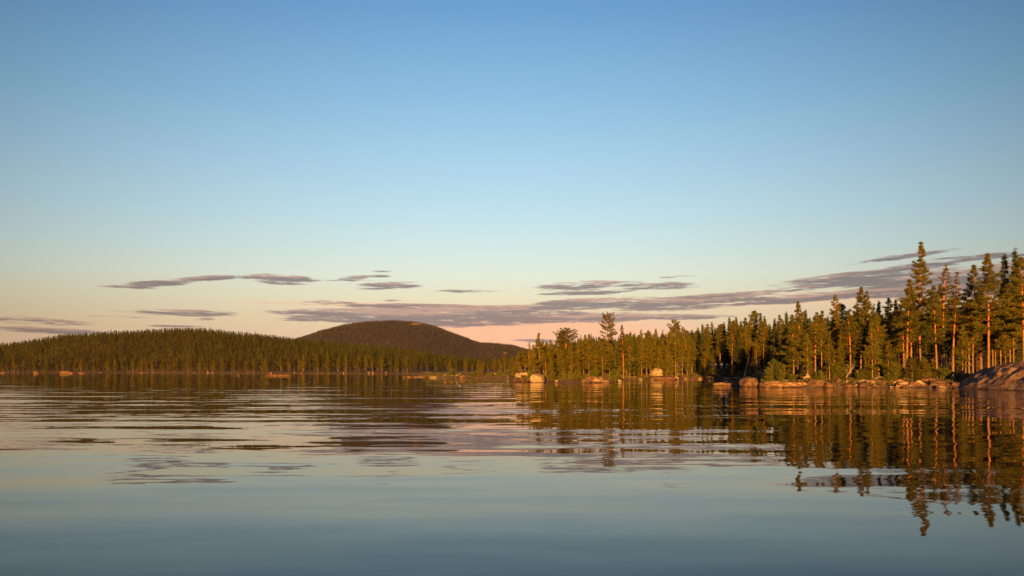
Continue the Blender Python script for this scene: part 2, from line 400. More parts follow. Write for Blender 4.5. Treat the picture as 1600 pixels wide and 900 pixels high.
def fbm(x, y, s):
    return (np.sin(x * s + 1.3 * np.sin(y * s * .7)) + .5 * np.sin(2.3 * x * s + 2.1 * y * s + 1.7) + .35 * np.sin(4.7 * y * s - 3.1 * x * s + .4) + .2 * np.sin(9.1 * x * s + 7.7 * y * s)) / 2.05


def ground_h(X, Y):
    X = np.asarray(X, float); Y = np.asarray(Y, float)
    px = X / Y * F + 800
    pw = px + 5 * np.sin(Y * .23) * np.clip(60 / Y, 0, 1) + 60 / Y * 3 * np.sin(Y * 1.1)
    ys = np.interp(pw, SX, SY) + .7 * fbm(X, Y, .5) + .35 * fbm(X, Y, 1.7)
    d = Y - ys
    land = 1.15 * (1 - np.exp(-np.maximum(d, 0) / 6.0)) + .12 * np.minimum(np.maximum(d, 0), 1)
    land += np.clip(d / 10, 0, 1) * .22 * fbm(X, Y, .35)
    # slow rise inland
    land += np.clip((d - 5) / 60, 0, 2) * np.interp(px, [900, 1080, 1500], [.2, .6, 1.4])
    # wooded hill
    yc = 1050.0
    crest = (CH + (HZ - np.interp(px, HX, HY)) / F * yc)
    y0 = np.maximum(ys, 400.0) + 6
    t = np.clip((Y - y0) / (yc - y0), 0, None)
    prof = np.where(t < 1, np.sin(np.clip(t, 0, 1) * math.pi / 2) ** 1.25, np.clip(1 - (t - 1) * .9, 0, 1))
    hill = prof * np.maximum(crest - 1.2, 0) * (1 + .03 * fbm(X, Y, .012))
    return np.where(d > 0, land + hill, np.maximum(-1.6, d * .35)) - .02


def build_ground():
    us = np.concatenate([np.linspace(-1.6, -.8, 40, endpoint=False), np.linspace(-.8, .8, 760), np.linspace(.8, 1.6, 41)[1:]])
    ys = np.concatenate([np.geomspace(45, 260, 330, endpoint=False), np.geomspace(260, 1500, 170, endpoint=False), np.geomspace(1500, 7000, 20)])
    U, Y = np.meshgrid(us, ys); X = U * Y
    Z = ground_h(X, Y)
    V = np.stack([X, Y, Z], -1).reshape(-1, 3); nx = len(us); ny = len(ys)
    i = np.arange(nx - 1)[None, :] + nx * np.arange(ny - 1)[:, None]
    T = np.stack([i, i + 1, i + nx + 1, i + nx], -1).reshape(-1, 4)
    o = link('ground', mesh_np('ground', V, T, [M['ground']], nper=4, smooth=True)); tag(o, kind='structure')


build_ground()

MTN = [(300, 575), (400, 558), (440, 547), (477, 535), (500, 524.5), (520, 517), (550, 509.5), (585, 504.5), (620, 502.5), (650, 505.5), (682, 512.5), (720, 526.5), (750, 537), (775, 538.5), (800, 541.5), (812, 545), (835, 552), (900, 566), (1000, 575)]
MXX = [a for a, _ in MTN]; MYY = [b for _, b in MTN]


def mtn_h(X, Y):
    px = X / 4200.0 * F + 800
    h = CH + (HZ - np.interp(px, MXX, MYY)) / F * 4200
    h = np.maximum(h, 0)
    r = (Y - 4200) / np.where(Y < 4200, 1150, 1400)
    g = np.clip(1 - np.abs(r) ** 1.7, 0, 1)
    return h * g + 5 * fbm(X, Y, .011) * g - 2


def build_mountain():
    xs = np.linspace(-2400, 1100, 260); ys = np.linspace(3000, 5700, 150)
    X, Y = np.meshgrid(xs, ys); Z = mtn_h(X, Y)
    V = np.stack([X, Y, Z], -1).reshape(-1, 3); nx, ny = len(xs), len(ys)
    i = np.arange(nx - 1)[None, :] + nx * np.arange(ny - 1)[:, None]
    T = np.stack([i, i + 1, i + nx + 1, i + nx], -1).reshape(-1, 4)
    o = link('mountain', mesh_np('mountain', V, T, [M['mtn']], nper=4, smooth=True)); tag(o, kind='structure')


build_mountain()


# thin evening haze filling the air over the whole lake
def build_haze():
    x0, x1, y0, y1, z0, z1 = -12000, 12000, -3000, 7600, -4.5, 345
    v = [(x, y, z) for z in (z0, z1) for y in (y0, y1) for x in (x0, x1)]
    f = [(0, 2, 3, 1), (4, 5, 7, 6), (0, 1, 5, 4), (2, 6, 7, 3), (0, 4, 6, 2), (1, 3, 7, 5)]
    m_ = bpy.data.materials.new('haze_air'); m_.use_nodes = True; nt = m_.node_tree; nt.nodes.clear()
    out = nt.nodes.new('ShaderNodeOutputMaterial'); pv = nt.nodes.new('ShaderNodeVolumePrincipled'); nt.links.new(pv.outputs[0], out.inputs['Volume'])
    pv.inputs['Color'].default_value = (.88, .90, .95, 1); pv.inputs['Density'].default_value = 0.9e-5
    o = link('haze', mesh_np('haze', v, f, [m_], nper=4)); tag(o, kind='stuff')


build_haze()


# ------------------------------------------------------------------ trees
def tufts(mb, C, r, n, size, mi, tone, up=.25, flat=0.6, wd=.16):
    """needle sprays: n thin triangles round each centre in C"""
    C = np.asarray(C); k = len(C)
    if k == 0: return
    c = np.repeat(C, n, 0); q = len(c)
    d = RS.normal(size=(q, 3)); d[:, 2] = d[:, 2] * flat + up; d /= np.linalg.norm(d, axis=1)[:, None]
    s = size * RS.uniform(.6, 1.25, q)[:, None]
    w = np.cross(d, RS.normal(size=(q, 3))); w /= np.linalg.norm(w, axis=1)[:, None] + 1e-9
    o = c + RS.normal(size=(q, 3)) * r * .35
    a = o + w * s * wd; b_ = o - w * s * wd; t = o + d * s
    V = np.stack([a, b_, t], 1).reshape(-1, 3); T = np.arange(q * 3).reshape(-1, 3)
    tn = np.repeat(np.repeat(np.asarray(tone), n) + RS.uniform(-.12, .12, q), 3)
    mb.add(V, T, mi, np.clip(tn, 0, 1))


def trunk_mesh(name, h, r0, bend, bm, seed):
    R = np.random.RandomState(seed); t = np.linspace(0, 1, 16)
    ph = R.uniform(0, 6.28)
    bx = bend * (np.sin(t * 2.4 + ph) - math.sin(ph)) * t; by = bend * (np.cos(t * 2.0 + ph) - math.cos(ph)) * t
    pts = np.stack([bx, by, t * h - .25 * (1 - t)], -1)
    rad = r0 * (1 - t) ** .8 * (1 + .35 * np.exp(-t * 25)) + .015
    mb = MB(); mb.tube(pts, rad, 8, 0)
    return mb, pts


def make_pine(nm, h=18, r0=.17, base=.4, W=1.8, prof='cone', dens=1.0, bend=.15, seed=1, tsize=.26, clump=0.0, dead=True, ascend=.35, lean_tone=.5, matf='pine', barkm='bark'):
    global RS
    RS = np.random.RandomState(seed); R = RS
    tm, pts = trunk_mesh(nm, h, r0, bend, M[barkm], seed)
    ctr = lambda z: np.array([np.interp(z, pts[:, 2], pts[:, 0]), np.interp(z, pts[:, 2], pts[:, 1]), z])
    cb = MB(); z = base * h; C = []; tone = []
    ph0 = R.uniform(0, 6.28)
    clumps = [(R.uniform(0, 6.28), R.uniform(base, .98)) for _ in range(12)]
    while z < h * .995:
        t = (z - base * h) / (h - base * h)
        if prof == 'cone': wd = 1.22 * (1 - t) ** .82 * min(1, .5 + t * 2.2)
        elif prof == 'round': wd = math.sqrt(max(0, 1 - (2 * t - 1) ** 2 * .9)) * (.75 + .25 * (1 - t))
        elif prof == 'umbrella': wd = (.45 + .75 * math.sin(min(t, .92) / .92 * math.pi * .78)) * (1 if t < .85 else max(.35, 1 - (t - .85) * 4))
        else: wd = (1 - t) ** .9 * min(1, .7 + t * 3)        # spruce
        wd = max(wd, .07)
        nb = max(3, int(R.randint(4, 7) * min(1.2, .65 + wd)))
        for k in range(nb):
            a = R.uniform(0, 6.28); Lb = W * wd * R.choice([R.uniform(.5, .85), R.uniform(.8, 1.1), R.uniform(1.0, 1.4)])
            if t < .22 and R.rand() < .35: continue
            if clump and R.rand() < clump:
                near = min(abs(math.atan2(math.sin(a - ca), math.cos(a - ca))) + abs(t * (1 - base) + base - cz) * 6 for ca, cz in clumps)
                if near > .9: continue
            asc = (ascend * (t - .25) * 2.2) if prof != 'spruce' else (-.35 + .7 * t)
            asc += R.uniform(-.12, .12)
            p0 = ctr(z)
            s = np.linspace(0, 1, 5)
            hor = Lb * s * math.cos(asc); ver = Lb * (math.sin(asc) * s + (.14 if prof != 'spruce' else .12) * s ** 2.5)
            bp = p0 + np.stack([hor * math.cos(a), hor * math.sin(a), ver], -1)
            cb.tube(bp, .022 * h / 16 * (1 - s * .8) * (.5 + .5 * Lb / W) + .004, 3, 1, .4)
            nt = max(2, int(dens * (4 + 11.0 * Lb / 1.5)))
            f = 1 - R.rand(nt) ** 1.25 * (.72 if prof != 'spruce' else .92)
            base_p = np.stack([np.interp(f, s, bp[:, i]) for i in range(3)], -1)
            side = np.array([-math.sin(a), math.cos(a), 0]); lat = R.uniform(-1, 1, nt) * Lb * .42 * (1.15 - f)
            lat += R.normal(size=nt) * .08
            base_p += side[None] * lat[:, None]; base_p[:, 2] += R.normal(size=nt) * .06 + (-.08 if prof == 'spruce' else .05)
            C.append(base_p); tone.append(np.full(nt, lean_tone) + R.uniform(-.22, .22) + R.uniform(-.06, .06, nt))
        z += R.uniform(.34, .62) * (h / 16) ** .5
    C.append(np.stack([ctr(h * v_) for v_ in (.95, .965, .98, .99, 1.0)])); tone.append(np.full(5, lean_tone))
    C = np.concatenate(C); tone = np.concatenate(tone)
    if matf == 'spruce': tufts(cb, C, .2, 9, tsize, 0, tone, up=-.15, flat=.7)
    else: tufts(cb, C, .17, 13, tsize, 0, tone, up=.4, wd=.11)
    crown = cb.mesh(nm + '_crown', [M[matf], M[barkm]])
    if dead:
        d = tm
        for i in range(int(18 * (base / .4))):
            zz = R.uniform(.1, base + .08) * h; a = R.uniform(0, 6.28); Lb = R.uniform(.4, 1.0) * W * .75; p0 = ctr(zz); s = np.linspace(0, 1, 4)
            dr = R.uniform(-.35, .15)
            bp = p0 + np.stack([Lb * s * math.cos(a), Lb * s * math.sin(a), Lb * (dr * s - .15 * s ** 2)], -1)
            d.tube(bp, .014 * (1 - s * .8) + .003, 3, 1)
            for j in range(3):
                f = R.uniform(.3, .9); q = p0 + (bp[-1] - p0) * f; a2 = a + R.choice([-1, 1]) * R.uniform(.5, 1)
                l2 = Lb * .35; d.tube(np.stack([q, q + np.array([math.cos(a2), math.sin(a2), -.2]) * l2]), [.006, .002], 3, 1)
    return dict(h=h, trunk=tm.mesh(nm + '_trunk', [M[barkm], M['sbark']], True), crown=crown)


KIND = {}
for i in (0, 1):
    KIND[f'tall{i}'] = make_pine('tall_pine', 19, .19, .40, 1.75, 'cone', 1.25, .18, 21 + i)
    KIND[f'broad{i}'] = make_pine('broad_pine', 16, .155, .36, 2.35, 'cone', 1.2, .15, 31 + i, ascend=.3)
    KIND[f'sparse{i}'] = make_pine('sparse_pine', 16, .14, .45, 1.5, 'cone', .6, .35, 41 + i, clump=.5)
    KIND[f'old{i}'] = make_pine('old_pine', 13, .17, .40, 1.8, 'umbrella', 1.0, .3, 55 + i, clump=.6)
    KIND[f'young{i}'] = make_pine('young_pine', 9, .10, .10, 1.6, 'cone', 1.2, .1, 61 + i, dead=False)
    KIND[f'spruce{i}'] = make_pine('spruce', 15, .16, .10, 1.7, 'spruce', 1.5, .05, 81 + i, dead=False, matf='spruce', barkm='sbark', tsize=.27)
for i in (0, 1, 2):
    KIND[f'mid{i}'] = make_pine('mid_pine', 14, .14, .38, 1.75, 'cone' if i else 'round', 1.1, .2, 71 + i)
    KIND[f'yp{i}'] = make_pine('pointed_young_pine', 11, .11, .22, 1.6, 'cone', 1.2, .12, 91 + i, dead=(i == 0))

placed = []


def tree(kind, px, Y, top, label, group=None, wf=1.0, lean=0.0, bare=False, name=None, cat=None, pxb=None):
    k = KIND[kind]
    while float(ground_h((px - 800) / F * Y, Y)) < .35 and Y < 700: Y += .7
    x, y = (px - 800) / F * Y, Y
    zg = float(ground_h(x, y))
    if zg < 0: zg = 0.05
    H = z_of(top, Y) - zg; s = H / k['h']
    sp_ = kind.startswith('spruce')
    r = bpy.data.objects.new(name or ('spruce_tree' if sp_ else 'pine_tree'), None); COL.objects.link(r); r.empty_display_size = .5
    r.location = (x, y, zg - .03); w = s ** .6 * wf if s < 1 else s * wf
    r.scale = (w, w, s)
    rz = rnd.uniform(0, 6.28)
    r.rotation_mode = 'XYZ'; q = (Vector((0, 0, 1)).rotation_difference(Vector((math.tan(lean), 0, 1)))).to_matrix().to_4x4()
    from mathutils import Matrix
    r.rotation_euler = (q @ Matrix.Rotation(rz, 4, 'Z')).to_euler()
    tag(r, label, cat or ('spruce tree' if sp_ else 'pine tree'), group)
    link('trunk', k['trunk'], r); link('crown', k['crown'], r)
    placed.append((px, Y))
    return r


LMK = [(806, 'the flat pale rock'), (840, 'the dome-shaped boulder'), (860, 'the yellow willow shrub'), (886, 'the rounded old pine'), (912, 'the left ledge end'), (932, 'the long grey-brown ledge'),
       (951, 'the tallest old pine'), (968, 'the small pointed stone'), (986, 'the whaleback rock'), (997, 'the big cone-shaped pine'), (1026, 'the big yellow boulder'), (1053, 'the ragged-headed old pine'),
       (1075, 'the start of the bay'), (1100, 'the small grey bay rocks'), (1146, 'the pale fallen log'), (1167, 'the leaning pale trunk'), (1190, 'the big round orange boulder'), (1212, 'the bright green birch shrub'),
       (1240, 'the smooth dark slab'), (1251, 'the full yellow-green pine'), (1264, 'the bleached root'), (1274, 'the twin-trunk pine'), (1304, 'the darker tall pine in mid point'), (1329, 'the bare branch fan'), (1345, 'the fork-topped tall pine'), (1363, 'the very bright lower trunk'),
       (1380, 'the tilted thin slab'), (1400, 'the taller green shrub'), (1420, 'the slim orange-trunked pine'), (1437, 'the tallest pine of all'), (1464, 'the pine with a curved pale foot'), (1475, 'the thin-crowned sparse pine'),
       (1490, 'the upright grey stone'), (1504, 'the small half-bare pine'), (1525, 'the left flank of the hump'), (1544, 'the broad pine on the hump'), (1571, 'the thin pale trunk on the hump'), (1586, 'the tallest dark spruce tip'), (1602, 'the right edge of the picture'),
       (5, 'the left edge of the picture'), (56, 'the green shrub across the lake'), (105, 'the long pinkish islet'), (129, 'the small rock by the islet'), (210, 'the left slope of the wooded hill'), (290, 'the top of the wooded hill'), (372, 'the tiny lone rock'), (433, 'the long dark reef'),
       (500, 'the left foot of the far mountain'), (560, 'the left shoulder of the far mountain'), (620, 'the summit of the far mountain'), (650, 'the thin dark reef'), (676, 'the pale rock at the spit tip'), (722, 'the driftwood'), (750, 'the middle of the low spit'), (772, 'the pale flat stone on the spit')]


def near_label(what, px, extra=''):
    x, n = min(LMK, key=lambda q: abs(q[0] - px)); d = px - x
    rel = 'in line with' if abs(d) < 2.5 else ('just left of' if d < 0 else 'just right of') if abs(d) < 8 else ('some way left of' if d < 0 else 'some way right of')
    t = f'{what} {extra} {rel} {n}'.split()
    return ' '.join(t if len(t) <= 16 else f'{what} {rel} {n}'.split()[:16])


# --- promontory: trees named one by one
G1 = 'pines on the rocky point at right'
P = [  # kind, px(base), Y, top row, width factor, lean deg, label
    ('tall0', 1437, 92, 379, 1.0, 0, 'tallest narrow pine on the rocky point, its pointed tip highest in the scene'),
    ('mid1', 1417, 87, 437, .95, 0, 'slim pine with a bare orange trunk just left of the tallest pine'),
    ('tall1', 1424, 92, 445, .8, 0, 'thin pine squeezed between the slim pine and the tallest pine'),
    ('mid2', 1464, 87, 447, .95, -1.2, 'pine with a curved pale foot leaning left at the stony shore'),
    ('sparse0', 1474, 91, 412, 1.15, .2, 'thin-crowned sparse pine showing sky through its top, right of the tallest pine'),
    ('sparse1', 1489, 91, 427, 1.05, -.3, 'sparse pine with straight orange trunk between the thin-crowned pine and the broad pine'),
    ('yp0', 1504, 86, 508, .8, 0, 'small half-bare pine at the left foot of the bedrock hump'),
    ('mid0', 1514, 92, 470, .9, 0, 'low dim pine standing behind the left end of the bedrock hump'),
    ('broad0', 1544.5, 86, 397, .92, 0, 'broad pine with one bright orange trunk standing on the bedrock hump'),
    ('broad1', 1525, 101, 414, .9, 0, 'dark pine half hidden behind the broad pine on its left side'),
    ('spruce0', 1570, 100, 397, .95, 0, 'dark spruce tip just right of the broad pine'),
    ('spruce1', 1586, 98, 388, .9, 0, 'tallest dark spruce tip near the right edge of the picture'),
    ('broad1', 1600, 88, 402, 1.15, 0, 'orange-lit broad pine cut by the right edge of the picture'),
    ('mid1', 1571, 90, 505, .6, 0, 'thin short pine with pale trunk on the bedrock hump'),
    ('mid2', 1534, 95, 478, .7, 0, 'thin pine trunk just left of the broad pine on the hump'),
    ('mid0', 1555, 93, 480, .7, 0, 'thin pine trunk just right of the broad pine on the hump'),
    ('mid1', 1584, 92, 470, .8, 0, 'dim reddish trunk below the tallest dark spruce tip'),
    ('broad0', 1251, 88, 471, .82, -.8, 'full yellow-green pine at the left end of the rocky point, leaning slightly left'),
    ('yp1', 1240, 86, 492, 1.0, 0, 'low bushy pine beside the full pine at the left end of the point'),
    ('mid1', 1274, 86, 488, 1.0, 0, 'pine with twin bright trunks above the bleached root'),
    ('mid2', 1284, 92, 486, .9, 0, 'slim pine right behind the twin-trunk pine'),
    ('broad1', 1304, 95, 461, .8, -.4, 'darker tall pine in the middle of the point, left of the forked one'),
    ('mid0', 1318, 99, 477, .9, 0, 'dark round pine top between the darker tall pine and the forked one'),
    ('mid2', 1329, 88, 488, 1.0, 0, 'lit pine with two thin trunks in front of the forked tall pine'),
    ('broad0', 1345, 92, 449, .85, 0, 'tall wide pine with a forked top in the middle of the point'),
    ('mid1', 1352, 91, 455, .75, .2, 'right-hand top of the forked pair of pines'),
    ('yp2', 1363, 85, 506, .8, 0, 'short pine with very bright lower trunk above the stacked slabs'),
    ('mid1', 1373, 87, 490, .95, .3, 'small lit pine right of the short bright-trunked pine'),
    ('yp1', 1388, 85, 532, .8, 0, 'lowest green pine standing left of the slim orange-trunked pine'),
    ('spruce1', 1373, 103, 469, .9, 0, 'dark narrow spruce top behind the small lit pine'),
    ('broad1', 1389, 104, 466, .9, 0, 'dark broad pine top behind, left of the slim orange-trunked pine'),
    ('spruce0', 1399, 102, 467, .9, 0, 'dark spruce top just left of the slim orange-trunked pine'),
    ('spruce0', 1258, 99, 484, .9, 0, 'dark spruce tip behind the full pine at the left end'),
    ('spruce1', 1229, 101, 487, .9, 0, 'dark spruce tip left of the full yellow-green pine'),
    ('yp2', 1296, 85, 520, .8, 0, 'small thin pine with pale trunk left of the green shrubs'),
    ('yp0', 1312, 87, 530, .7, 0, 'short pine among shrubs in the middle of the point'),
    ('mid0', 1448, 96, 468, .8, 0, 'dim pine filling the gap right of the tallest pine'),
    ('yp1', 1262, 84.5, 520, .7, 0, 'small pine standing by the bleached root'),
    ('mid2', 1404, 95, 480, .8, 0, 'dim pine behind the lowest green pine'),
]
for k, px, Y, top, wf, ln_, lb in P:
    tree(k, px, Y, top, lb, None, wf * 1.08, math.radians(ln_))

# --- middle shore
Q = [
    ('old0', 951, 133, 491, .85, 0, 'tallest old pine with open reddish crown rising above the middle shore'),
    ('old1', 886, 128, 514, 1.25, 0, 'old pine with dense rounded crown left of the tallest old pine'),
    ('old0', 877, 130, 518, .8, 0, 'clumpy dark-topped old pine touching the rounded one'),
    ('yp0', 843, 126, 521, .95, 0, 'pointed pine above the pale dome boulder'),
    ('mid1', 849, 128, 530, .8, 0, 'thin pine just right of the pointed pine above the dome boulder'),
    ('yp1', 860, 127, 531, .9, 0, 'full young pine between the pointed pine and the old clumpy one'),
    ('sparse0', 826, 135, 534, .8, 0, 'skinny sparse pine at the left end of the middle shore'),
    ('mid2', 810, 139, 549, .9, 0, 'short pine behind the flat pale rock'),
    ('yp2', 816, 141, 546, .9, 0, 'short pointed pine just left of the skinny sparse one'),
    ('mid0', 789, 172, 556, 1.0, 0, 'lone round pine with bright trunk at the left start of the middle wood'),
    ('yp0', 800, 160, 556, .9, 0, 'small pine right of the lone round pine'),
    ('yp1', 913, 130, 523, .95, 0, 'pointed pine midway between the rounded old pine and the tallest old pine'),
    ('yp2', 921, 128, 523, .95, 0, 'second pointed pine left of the tallest old pine'),
    ('yp0', 935, 128, 527, 1.0, 0, 'wide pine at the left foot of the tallest old pine'),
    ('tall0', 974, 130, 508, .95, -.5, 'tall pine with thin pale trunk right of the tallest old pine'),
    ('yp1', 984, 134, 519, .9, 0, 'pine right behind the thin pale trunk'),
    ('spruce0', 991, 137, 521, 1.0, 0, 'dark spruce between the pale-trunked pine and the big cone-shaped pine'),
    ('young0', 997, 148, 524, 1.35, 0, 'big cone-shaped pine with branches almost to the ground, left of the yellow boulder'),
    ('mid1', 1003, 156, 515, .9, 0, 'pointed pine behind the big cone-shaped pine'),
    ('mid2', 1011, 158, 517, .9, 0, 'pointed pine left of the pine above the yellow boulder'),
    ('broad0', 1024, 158, 514, .8, 0, 'pine directly above the yellow boulder'),
    ('mid0', 1037, 156, 524, 1.0, 0, 'low round pine right of the yellow boulder'),
    ('old1', 1053, 160, 502, .8, 0, 'old pine with a ragged dark head at the right end of the middle wood'),
    ('mid1', 1061.5, 158, 505, .8, 0, 'tall bare-trunked pine beside the ragged-headed one'),
    ('mid2', 1066, 163, 511, .8, 0, 'pine just right of the tall bare trunk'),
    ('yp2', 1072, 166, 517, .9, 0, 'pine at the corner where the shaded bay begins'),
]
for k, px, Y, top, wf, ln_, lb in Q:
    tree(k, px, Y, top, lb, None, wf, math.radians(ln_))
# --- bay
B = [(1081, 515), (1090, 512), (1098, 506), (1104, 507), (1114, 504), (1125, 508), (1140, 496), (1148, 496), (1158, 501), (1166, 497), (1171, 497), (1178, 488), (1188, 489), (1196, 494), (1210, 497), (1220, 493)]
for i, (px, top) in enumerate(B):
    k = ['spruce0', 'mid1', 'spruce1', 'mid2', 'tall1', 'mid0'][i % 6]
    Y = rnd.uniform(172, 190)
    lb = {1178: 'highest dark pointed tree of the shaded bay', 1188: 'second highest tree of the shaded bay, beside the highest', 1140: 'pointed tree standing out left of centre in the shaded bay', 1081: 'first tree of the shaded bay next to the sunlit wood'}.get(px, near_label('tall dark tree on the bay skyline', px))
    tree(k, px, Y, top, lb, 'skyline trees of the shaded bay', 1.1)

SKYL = sorted([(p[1], p[3]) for p in P + Q if p[1] not in (951, 886, 877, 1437, 974)] + B + [(690, 560), (740, 560), (775, 558)])


def skyline(px):
    near = [t for x, t in SKYL if abs(x - px) < 14]
    return (sum(near) / len(near)) if near else float(np.interp(px, [x for x, _ in SKYL], [t for _, t in SKYL]))


def fill(n, x0, x1, y0, y1, kinds, dlo, dhi, label, group, wf=1.0):
    c = 0; tries = 0
    while c < n and tries < n * 60:
        tries += 1
        px = rnd.uniform(x0, x1); Y = rnd.uniform(y0, y1)
        if ground_h((px - 800) / F * Y, Y) < .5: continue
        if any(abs((a - px) / F * Y) < .9 and abs(b - Y) < 1.6 for a, b in placed): continue
        top = skyline(px) + rnd.uniform(dlo, dhi)
        if z_of(top, Y) < 4: continue
        kd = rnd.choice(kinds); hh_ = z_of(top, Y); q_ = (Y - y0) / (y1 - y0)
        sz_ = ('small' if hh_ < 7 else 'low' if hh_ < 9.5 else 'medium-tall' if hh_ < 13 else 'tall') + (' dark spruce' if kd[0] == 's' and kd[1] == 'p' and kd[2] == 'r' else ' full young pine' if kd[0] == 'y' else ' slim pine')
        tree(kd, px, Y, top, near_label(sz_, px, label[0] if q_ < .5 else label[1]), group, wf * rnd.uniform(.85, 1.1), math.radians(rnd.gauss(0, .6))); c += 1


fill(42, 806, 960, 119, 134, ['yp0', 'yp1', 'yp2', 'young0', 'young1', 'mid2'], 8, 30, ('in front', 'further back'), 'young pines behind the dome boulder')
fill(30, 965, 1066, 144, 160, ['yp0', 'yp1', 'yp2', 'young1', 'mid1'], 6, 30, ('near the water', 'further back'), 'pines around the yellow boulder')
fill(30, 812, 1066, 136, 185, ['mid0', 'mid1', 'mid2', 'yp1', 'spruce0'], 3, 16, ('behind the lit row', 'deep in the wood'), 'pines deep in the middle wood', 1.1)
fill(30, 1070, 1200, 162, 185, ['mid0', 'mid1', 'mid2', 'spruce0', 'spruce1', 'yp1'], 6, 45, ('at the bay edge', 'deeper in the bay'), 'lower trees of the shaded bay', 1.1)
fill(40, 1215, 1615, 92, 112, ['mid0', 'mid1', 'mid2', 'spruce0', 'spruce1', 'broad1'], 14, 50, ('in the second row', 'in the third row'), 'dim trees behind the rocky point', 1.0)
fill(30, 1200, 1620, 112, 140, ['spruce0', 'spruce1', 'mid0', 'mid1'], 16, 48, ('dim behind the point', 'deepest behind the point'), 'dark trees deep behind the rocky point', 1.3)
for i in range(24):
    px = rnd.uniform(1205, 1500); Y = rnd.uniform(85, 92)
    tree(rnd.choice(['young0', 'young1']), px, Y, HZ - rnd.uniform(0, 22), near_label('pine sapling', px, 'at the shore' if Y < 88 else 'among the trunks'), 'pine saplings of the rocky point', 1.3, cat='pine sapling', name='pine_sapling')
# low spit left of the middle wood
fill(9, 700, 790, 205, 270, ['yp0', 'mid1', 'yp2'], 0, 8, ('on the low spit', 'behind the low spit'), 'small pines on the low spit')
# front row at the foot of the wooded hill, across the lake
c = 0
xs_ = np.linspace(4, 636, 36)
for x in xs_:
    px = x + rnd.uniform(-5, 5); Y = float(np.interp(px, SX, SY)) + rnd.uniform(6, 14)
    H = rnd.uniform(8.5, 12.5)
    tree(rnd.choice(['yp0', 'yp1', 'yp2', 'young0', 'mid1']), px, Y, HZ - (H - CH + 1) / Y * F, near_label('tall pine' if H > 11.3 else 'short pine' if H < 9.6 else 'pine', px, 'on the far shore'), 'front row of pines on the far left shore', 1.35)


# ------------------------------------------------------------------ forests as one mass each
def lod_tree(h, W, base, ntuft, size, seed, spruce=False):
    R = np.random.RandomState(seed); V = []; tone = []
    t = R.rand(ntuft) ** .8; z = base * h + t * (h - base * h)
    w = W * np.maximum((1 - t) ** .8 * np.minimum(1, .5 + t * 2.5), .05)
    a = R.uniform(0, 6.28, ntuft); r = w * R.uniform(.35, 1.05, ntuft)
    c = np.stack([r * np.cos(a), r * np.sin(a), z], -1)
    d = np.stack([np.cos(a), np.sin(a), R.uniform(-.5, .7, ntuft)], -1) + R.normal(size=(ntuft, 3)) * .4
    d /= np.linalg.norm(d, axis=1)[:, None]; s = (size * R.uniform(.7, 1.3, ntuft) * (.5 + .5 * w / W))[:, None]
    ww = np.cross(d, R.normal(size=(ntuft, 3))); ww /= np.linalg.norm(ww, axis=1)[:, None]
    Vt = np.stack([c + ww * s * .5 - d * s * .4, c - ww * s * .5 - d * s * .4, c + d * s * .7], 1).reshape(-1, 3)
    T = np.arange(ntuft * 3).reshape(-1, 3); tn = np.repeat(R.uniform(.3, .7, ntuft), 3); mi = np.zeros(ntuft, int)
    # tip and trunk
    rt = .11 * h / 12
    n0 = len(Vt); tv = np.array([[rt, 0, -.5], [-rt * .5, rt * .87, -.5], [-rt * .5, -rt * .87, -.5], [0, 0, h * 1.0]])
    Vt = np.concatenate([Vt, tv]); T = np.concatenate([T, np.array([[0, 1, 3], [1, 2, 3], [2, 0, 3]]) + n0]); mi = np.concatenate([mi, [1, 1, 1]]); tn = np.concatenate([tn, [.5] * 4])
    return Vt, T, mi, tn


def forest(name, XY, Z, H, templates, mats, label, cat):
    n = len(XY); Vs, Ts, Ms, As = [], [], [], []; off = 0
    R = np.random.RandomState(5); pick = R.randint(0, len(templates), n); rot = R.uniform(0, 6.28, n); cl = fbm(XY[:, 0], XY[:, 1], .035); tb = R.uniform(-.36, .36, n) + .12 * cl + np.where(R.rand(n) < .05, .3, 0); H = H * (1 + .10 * cl) * np.where(R.rand(n) < .04, 1.12, 1.0)
    for k, (V, T, mi, tn) in enumerate(templates):
        idx = np.where(pick == k)[0]
        if not len(idx): continue
        c, s = np.cos(rot[idx])[:, None], np.sin(rot[idx])[:, None]; sc = (H[idx] / 12.0)[:, None]
        x = (V[None, :, 0] * c - V[None, :, 1] * s) * sc ** .7 + XY[idx, 0:1]; y = (V[None, :, 0] * s + V[None, :, 1] * c) * sc ** .7 + XY[idx, 1:2]; z = V[None, :, 2] * sc + Z[idx][:, None]
        Vs.append(np.stack([x, y, z], -1).reshape(-1, 3)); m_ = len(V)
        Ts.append((T[None] + (np.arange(len(idx)) * m_)[:, None, None]).reshape(-1, 3) + off); off += m_ * len(idx)
        Ms.append(np.tile(mi, len(idx))); As.append(np.clip((tn[None] + tb[idx][:, None]), 0, 1).reshape(-1))
    o = link(name, mesh_np(name, np.concatenate(Vs), np.concatenate(Ts), mats, np.concatenate(Ms), False, 3, np.concatenate(As)))
    return tag(o, label, cat, None, 'stuff')


def scatter(step, u0, u1, y0, y1, keep):
    pts = []; y = y0
    R = np.random.RandomState(3)
    while y < y1:
        n = int((u1 - u0) / F * y / step); px = u0 + (np.arange(n) + R.uniform(0, 1, n)) * (u1 - u0) / max(n, 1)
        yy = y + R.uniform(-.6, .6, n) * step
        pts.append(np.stack([(px - 800) / F * yy, yy], -1)); y += step
    p = np.concatenate(pts); return p[keep(p)]


